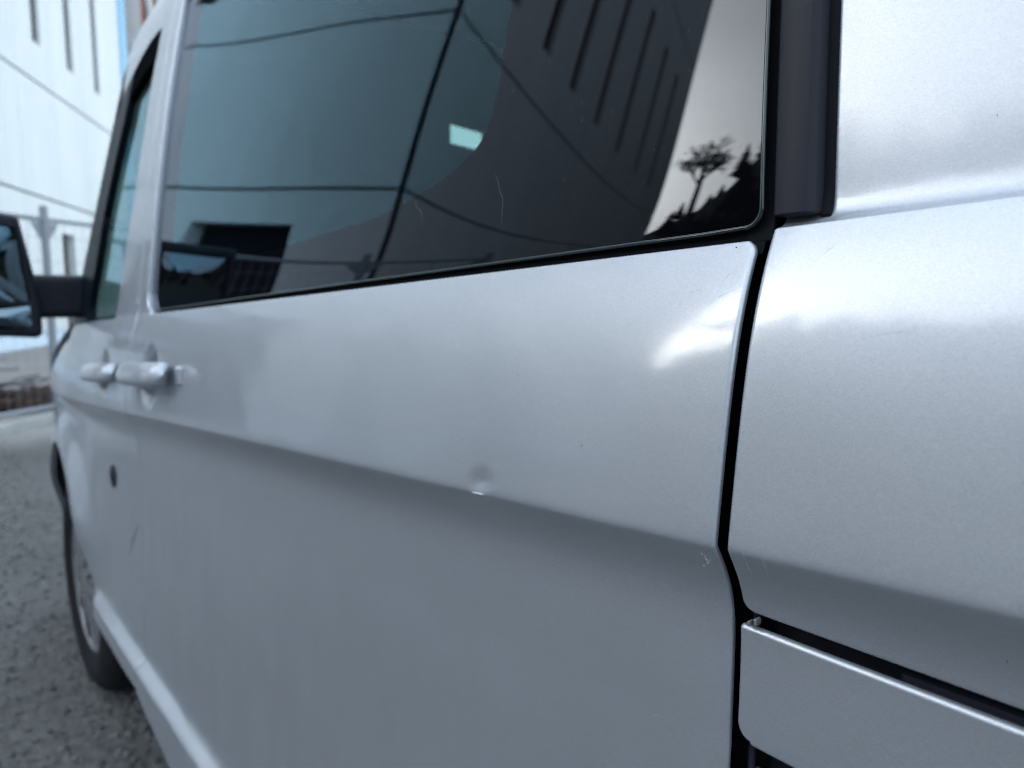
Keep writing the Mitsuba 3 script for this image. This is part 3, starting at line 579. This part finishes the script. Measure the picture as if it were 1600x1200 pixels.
def wall(M, L, splits, slits, holes):
    for (a, b) in zip(splits[:-1], splits[1:]):
        for (z0, z1) in ROWS:
            p = sbox(a + 0.006, z0, b - 0.006, z1)
            for (s0, s1, q0, q1) in slits + holes:
                p = p.difference(sbox(s0, q0, s1, q1))
            for poly in getattr(p, 'geoms', [p]):
                if poly.is_empty or poly.area < 0.02: continue
                add(WH + '__wall_panel', on(trimesh.creation.extrude_polygon(poly, 0.24, engine='earcut'), M), 'white_panel')
    for (s0, s1, q0, q1) in slits:
        k = add(WH + '__window', on(cat([bx(s0 + 0.003, s1 - 0.003, q0 + 0.003, q1 - 0.003, 0.21, 0.23)]), M), 'dark_glass')
        add(k + '__frame', on(cat([bx(s0 + .002, s0 + 0.05, q0 + .002, q1 - .002, 0.10, 0.205), bx(s1 - 0.05, s1 - .002, q0 + .002, q1 - .002, 0.10, 0.205), bx(s0 + 0.05, s1 - 0.05, q0 + .002, q0 + 0.05, 0.10, 0.205), bx(s0 + 0.05, s1 - 0.05, q1 - 0.05, q1 - .002, 0.10, 0.205), bx(s0 + .05, s1 - .05, (q0 + q1) / 2 - .03, (q0 + q1) / 2 + .03, 0.12, 0.204)]), M), 'reveal')
SA = [(13.55 + s, 13.55 + s + 0.50, 7.35, 11.5) for s in np.arange(-12.25, 8.0, 2.3)]
SB = [(r, r + 0.42, 7.4, 11.5) for r in (1.25, 2.90, 4.55, 6.35, 8.30, 10.30, 12.05)]
HA = [(1.85, 3.95, 0.0, 3.05), (16.15, 17.05, 0.0, 2.85)]
wall(MA, LA, [0.06] + list(np.arange(2.5, 22, 2.3)) + [LA], SA, HA)
wall(MB, LB, [0.06, 2.4, 4.2, 6.0, 7.9, 9.9, 11.7, LB], SB, [])
add(WH + '__core', cat([on(bx(0.10, LA, 0.1, H - 0.05, 0.245, 0.3), MA), on(bx(0.30, LB, 0.1, H - 0.05, 0.245, 0.3), MB)]), 'joint')
add(WH + '__corner_joint', on(bx(0.015, 0.065, 0.0, H, 0.015, 0.065), MA), 'door_dark')
add(WH + '__roof', on(bx(0.3, LA, H - 0.2, H - 0.06, 0.3, LB), MA), 'joint')
add(WH + '__plinth', cat([on(bx(0.05, 1.84, 0, 0.335, 0.02, 0.24), MA), on(bx(3.96, 16.14, 0, 0.335, 0.02, 0.24), MA), on(bx(17.06, LA, 0, 0.335, 0.02, 0.24), MA), on(bx(0.05, LB, 0, 0.335, 0.02, 0.24), MB)]), 'plinth')
dk = add(WH + '__dock_door', on(bx(1.86, 3.94, 0.01, 3.04, 0.20, 0.24), MA), 'door_dark'); labels[dk] = {'label': 'wide dark roller door near the corner of the warehouse'}
add(dk + '__slat', on(cat([bx(1.87, 3.93, 0.05 + 0.125 * i, 0.155 + 0.125 * i, 0.188, 0.199) for i in range(24)]), MA), 'door_dark'); labels[dk + '__slat'] = {'kind': 'stuff'}
add(WH + '__side_door', on(bx(16.16, 17.04, 0.01, 2.84, 0.18, 0.24), MA), 'reveal')
bt = add(WH + '__corner_trim', on(bx(LA + 0.06, LA + 0.80, 0.0, H + 0.1, -0.03, 0.3), MA), 'blue_trim'); labels[bt] = {'label': 'bright blue vertical corner strip'}
tag(WH, 'white panelled warehouse with tall narrow slit windows behind the van', 'building')

GB = 'grey_clad_building'
for i in range(6):
    add(GB + '__cladding_sheet', on(bx(LA + 0.85 + i * 0.5, LA + 1.33 + i * 0.5, 0, 19.0, 0.15, 0.25), MA), 'grey_cladding')
add(GB + '__wall', on(bx(LA + 0.85, LA + 3.85, 0, 18.9, 0.26, 6), MA), 'joint')
tx = meshkit.text_mesh('N', 0.55, 0.02, bold=False); tx.apply_translation((LA + 1.75, 10.1, 0))
tt = tx.copy(); tt.vertices[:, 2] = 0.145 - tt.vertices[:, 2]
add(GB + '__sign_letter', on(tt, MA), 'pale_grey')
tag(GB, 'tall dark grey clad building beyond the blue strip', 'building')
RB = 'red_brown_building'
add(RB + '__wall', on(bx(LA + 3.9, LA + 14, 0, 20, 0.4, 9), MA), 'red_brown')
for i in range(4):
    add(RB + '__window', on(bx(LA + 5.6 + i * 1.9, LA + 6.5 + i * 1.9, 9.5, 14.5, 0.34, 0.4), MA), 'dark_glass')
tag(RB, 'red brown building at the far end, mostly hidden by the van roof', 'building')
add('leaning_white_mast', tube(np.r_[MA[:3, :3] @ [LA + 8.6, 0, -0.4] + MA[:3, 3]], np.r_[MA[:3, :3] @ [LA - 0.4, 18, -0.4] + MA[:3, 3]], 0.13, 14), 'white_paint', smooth=40)
tag('leaning_white_mast', 'white mast leaning in front of the grey building', 'mast')

# ------------------------------------------------------------------ fence in front of the warehouse
FN = 'site_fence'
posts = [(4.9, 3.35), (5.42, 2.45), (8.0, -0.80), (9.4, -2.6)]
FH = 1.88
for i, (x, y) in enumerate(posts):
    add(FN + '__post', tube((x, y, 0), (x, y, FH + 0.12), 0.035, 14), 'galvanised', smooth=40)
def fence_bay(a, b, wires=True):
    a, b = np.array(a), np.array(b); d = b - a; L = np.linalg.norm(d); u = d / L
    for z in (FH, 0.16):
        add(FN + '__rail', tube((*(a + u * 0.03), z), (*(b - u * 0.03), z), 0.021, 10), 'galvanised', smooth=40)
    for e, s_ in ((a, 1), (b, -1)):
        q0, q1 = e + u * s_ * 0.036, e + u * s_ * 0.16
        v = np.array([[*q0, FH - 0.03], [*q1, FH - 0.03], [*q0, FH - 0.20]]); n = np.cross([u[0], u[1], 0], [0, 0, 1]) * 0.004
        V = np.vstack([v + n, v - n]); F = [[0, 1, 2], [3, 5, 4], [0, 3, 4], [0, 4, 1], [1, 4, 5], [1, 5, 2], [2, 5, 3], [2, 3, 0]]
        m = trimesh.Trimesh(V, F, process=False); m.fix_normals(); add(FN + '__gusset_plate', m, 'galvanised')
    ws = [tube((*(a + u * t), 0.16), (*(a + u * t), FH), 0.0018, 5) for t in np.arange(0.12, L, 0.11)] + [tube((*a, z), (*b, z), 0.0022, 5) for z in np.arange(0.4, FH, 0.22)]
    k = add(FN + '__wire', cat(ws), 'galvanised'); labels[k] = {'kind': 'stuff'}
fence_bay(posts[0], posts[1]); fence_bay(posts[1], (6.72, 0.83)); fence_bay((6.72, 0.83), posts[2]); fence_bay(posts[2], posts[3])
add(FN + '__post', tube((6.72, 0.83, 0), (6.72, 0.83, FH + 0.12), 0.035, 14), 'galvanised', smooth=40)
tag(FN, 'galvanised mesh fence with triangular corner plates between van and warehouse', 'fence')

# ------------------------------------------------------------------ kerb, brushwood, ground, stones
kp0, kp1 = np.array([5.9, 1.15]), np.array([9.9, -2.55]); ku = (kp1 - kp0) / np.linalg.norm(kp1 - kp0); kn = np.array([ku[1], -ku[0]])
for i in range(5):
    c0, c1 = kp0 + ku * (i * 1.0 + 0.006), kp0 + ku * (i * 1.0 + 0.994)
    b = rbox(0, 0.988, 0, 0.14, -0.1, 0.09, 0.012, 3); M = np.eye(4); M[:2, 0] = ku; M[:2, 1] = -kn; M[:2, 3] = c0
    b.apply_transform(M); b.fix_normals()
    add('kerb__kerb_stone', b, 'concrete', smooth=40)
tag('kerb', 'pale kerb edging in front of the fence', 'kerb')
def twigs(n, c, spread_, h):
    out = []
    for i in range(n):
        x, y = c[0] + rng.normal(0, spread_[0]), c[1] + rng.normal(0, spread_[1]); a = rng.normal(1.9, 0.5); L = rng.uniform(0.25, 0.9); z = abs(rng.normal(0, h)) + 0.02
        dx, dy, dz = math.cos(a) * L / 2, math.sin(a) * L / 2, rng.normal(0, 0.03)
        out.append(tube((x - dx, y - dy, max(0.01, z - dz)), (x + dx, y + dy, z + dz), rng.uniform(0.006, 0.020), 6, rng.uniform(0.004, 0.012)))
    return cat(out)
add('brushwood_heap', twigs(170, (9.2, -0.55), (0.22, 0.36), 0.11), 'twig'); tag('brushwood_heap', 'heap of brown cut branches lying by the fence behind the kerb', 'branches', kind='stuff')
gx = np.unique(np.r_[np.linspace(-300, -6, 30), np.linspace(-6, 14, 60), np.linspace(14, 400, 40)]); gy = np.unique(np.r_[np.linspace(-300, -8, 30), np.linspace(-8, 8, 60), np.linspace(8, 12, 10)])
GX, GY = np.meshgrid(gx, gy, indexing='ij')
def grid_tri(GX, GY, GZ):
    n, m = GX.shape; idx = np.arange(n * m).reshape(n, m); a, b, c, d = idx[:-1, :-1].ravel(), idx[1:, :-1].ravel(), idx[1:, 1:].ravel(), idx[:-1, 1:].ravel()
    return trimesh.Trimesh(np.stack([GX, GY, GZ], -1).reshape(-1, 3), np.vstack([np.stack([a, b, c], 1), np.stack([a, c, d], 1)]), process=False)
gx2 = np.linspace(-300, 400, 60); gy2 = np.linspace(-300, 300, 60); G2 = np.meshgrid(gx2, gy2, indexing='ij')
add('ground', grid_tri(G2[0], G2[1], np.zeros_like(G2[0])), 'gravel'); tag('ground', 'grey gravel yard', kind='structure')
st = trimesh.creation.icosphere(0); base = st.vertices.copy(); V, F = [], []
for i in range(14000):
    x = rng.uniform(1.2, 7.2); y = rng.uniform(-0.3, 1.5)
    r = 0.003 + 0.009 * rng.random() ** 4
    v = base * r * rng.uniform(0.6, 1.3, 3); v = v @ trimesh.transformations.random_rotation_matrix(rng.random(3))[:3, :3].T
    V.append(v + [x, y, r * 0.3]); F.append(st.faces + 12 * i)
add('gravel_stones', trimesh.Trimesh(np.vstack(V), np.vstack(F), process=False), 'stone'); tag('gravel_stones', 'loose gravel stones scattered on the yard', 'gravel', kind='stuff')

# ------------------------------------------------------------------ wooded hill on the van's left (seen in its paint and glass)
def hill_h(x, y):
    x, y = np.asarray(x, float), np.asarray(y, float); r = np.hypot(x, y); az = np.degrees(np.arctan2(y, x)) % 360
    k = sstep(40, 54, az) * (1 - sstep(250, 300, az)); fall = 1 - 0.72 * sstep(95, 150, az)
    h = ((0.34 + 0.22 * sstep(52.5, 57, az)) * fall) * np.maximum(r - 22, 0) * (1 - 0.45 * sstep(60, 140, r))
    n = meshkit.fbm(np.stack([x / 14, y / 14, np.zeros_like(x)], -1), 3)
    return k * h * (0.8 + 0.4 * n)
rr = np.r_[np.linspace(20, 70, 40), np.linspace(74, 170, 25)]; aa = np.radians(np.linspace(38, 302, 150)); RR, AA = np.meshgrid(rr, aa, indexing='ij')
HX, HY = RR * np.cos(AA), RR * np.sin(AA)
add('hills', grid_tri(HX, HY, hill_h(HX, HY) - 0.02), 'hill_soil', smooth=True); tag('hills', 'steep wooded slope behind the camera', kind='structure')
def conifer(h, seed):
    r = np.random.default_rng(seed); V, F = [], []
    for lvl in range(26):
        f = lvl / 26; z = h * (0.10 + 0.88 * f); R = h * 0.20 * (1 - f) ** 0.8 * r.uniform(0.75, 1.2) + 0.08
        nb = 11
        for k in range(nb):
            a = 2 * math.pi * (k + r.uniform(-.4, .4)) / nb; q = R * r.uniform(0.7, 1.15); w = q * 0.28
            d = np.array([math.cos(a), math.sin(a), 0]); e = np.array([-d[1], d[0], 0]); t = d * q + [0, 0, -q * r.uniform(.15, .55)]
            o = np.array([0, 0, z]); m_ = o + t * 0.55; b = len(V)
            V += [o, m_ + e * w + [0, 0, .05], o + t, m_ - e * w + [0, 0, .05], m_ + [0, 0, -0.25 * w]]; F += [[b, b + 1, b + 2], [b, b + 2, b + 3], [b, b + 4, b + 1], [b, b + 3, b + 4]]
    return trimesh.Trimesh(np.array(V), np.array(F), process=False)
scene['conifer_kind'] = {'type': 'shapegroup', 'crown': mikit.ply(conifer(8.0, 1), 'needles'), 'trunk': mikit.ply(tube((0, 0, -0.5), (0, 0, 7.4), 0.16, 8, 0.02), 'bark')}
scene['conifer_kind_b'] = {'type': 'shapegroup', 'crown': mikit.ply(conifer(8.0, 2), 'needles'), 'trunk': mikit.ply(tube((0, 0, -0.5), (0, 0, 7.4), 0.16, 8, 0.02), 'bark')}
n_ = 0
r3 = np.random.default_rng(11)
while n_ < 420:
    az = r3.uniform(49, 235); d = 30 + 55 * r3.random() ** 1.3; x, y = d * math.cos(math.radians(az)), d * math.sin(math.radians(az))
    z = float(hill_h(x, y)); s_ = r3.uniform(0.55, 1.0) * (0.45 if az > 120 else 1.0 if az > 55 else 0.7)
    n_ += 1
    scene['forest__%03d' % n_] = {'type': 'instance', 'sg': {'type': 'ref', 'id': 'conifer_kind' if n_ % 2 else 'conifer_kind_b'}, 'to_world': T4().translate([x, y, z - 0.1]).rotate([0, 0, 1], r3.uniform(0, 360)).scale([s_ * r3.uniform(.9, 1.2), s_ * r3.uniform(.9, 1.2), s_])}
tag('forest', 'dark conifer wood on the slope, seen reflected in the van', 'trees', kind='stuff')
def bare_tree(x, y, z, top):
    r = np.random.default_rng(5); zt = top - 2.9; out = [tube((x, y, z), (x, y, zt), 0.20, 8, 0.12)]
    def branch(p, d, L, rad, depth):
        q = p + d * L; out.append(tube(p, q, rad, 4, rad * 0.65))
        if depth == 0: return
        for k in range(4):
            nd = d + r.normal(0, 0.50, 3) + [0, 0, 0.12]; nd /= np.linalg.norm(nd); branch(p + d * L * r.uniform(0.5, 1.0), nd, L * r.uniform(0.55, 0.80), max(rad * 0.55, 0.011), depth - 1)
    for k in range(6):
        a = k * 1.05; d = np.array([math.cos(a) * 0.55, math.sin(a) * 0.55, 0.85]) if k else np.array([0, 0, 1.0])
        branch(np.array([x, y, zt - 0.15 * k]), d / np.linalg.norm(d), 0.95 if k else 1.3, 0.07, 4)
    return cat(out)
ba = math.radians(51.5); bxx, byy = 34 * math.cos(ba), 34 * math.sin(ba); bz = float(hill_h(bxx, byy))
add('bare_tree', bare_tree(bxx, byy, bz - 0.2, 15.2), 'bark'); tag('bare_tree', 'lone bare deciduous tree, reflected at the rear end of the van window', 'tree')
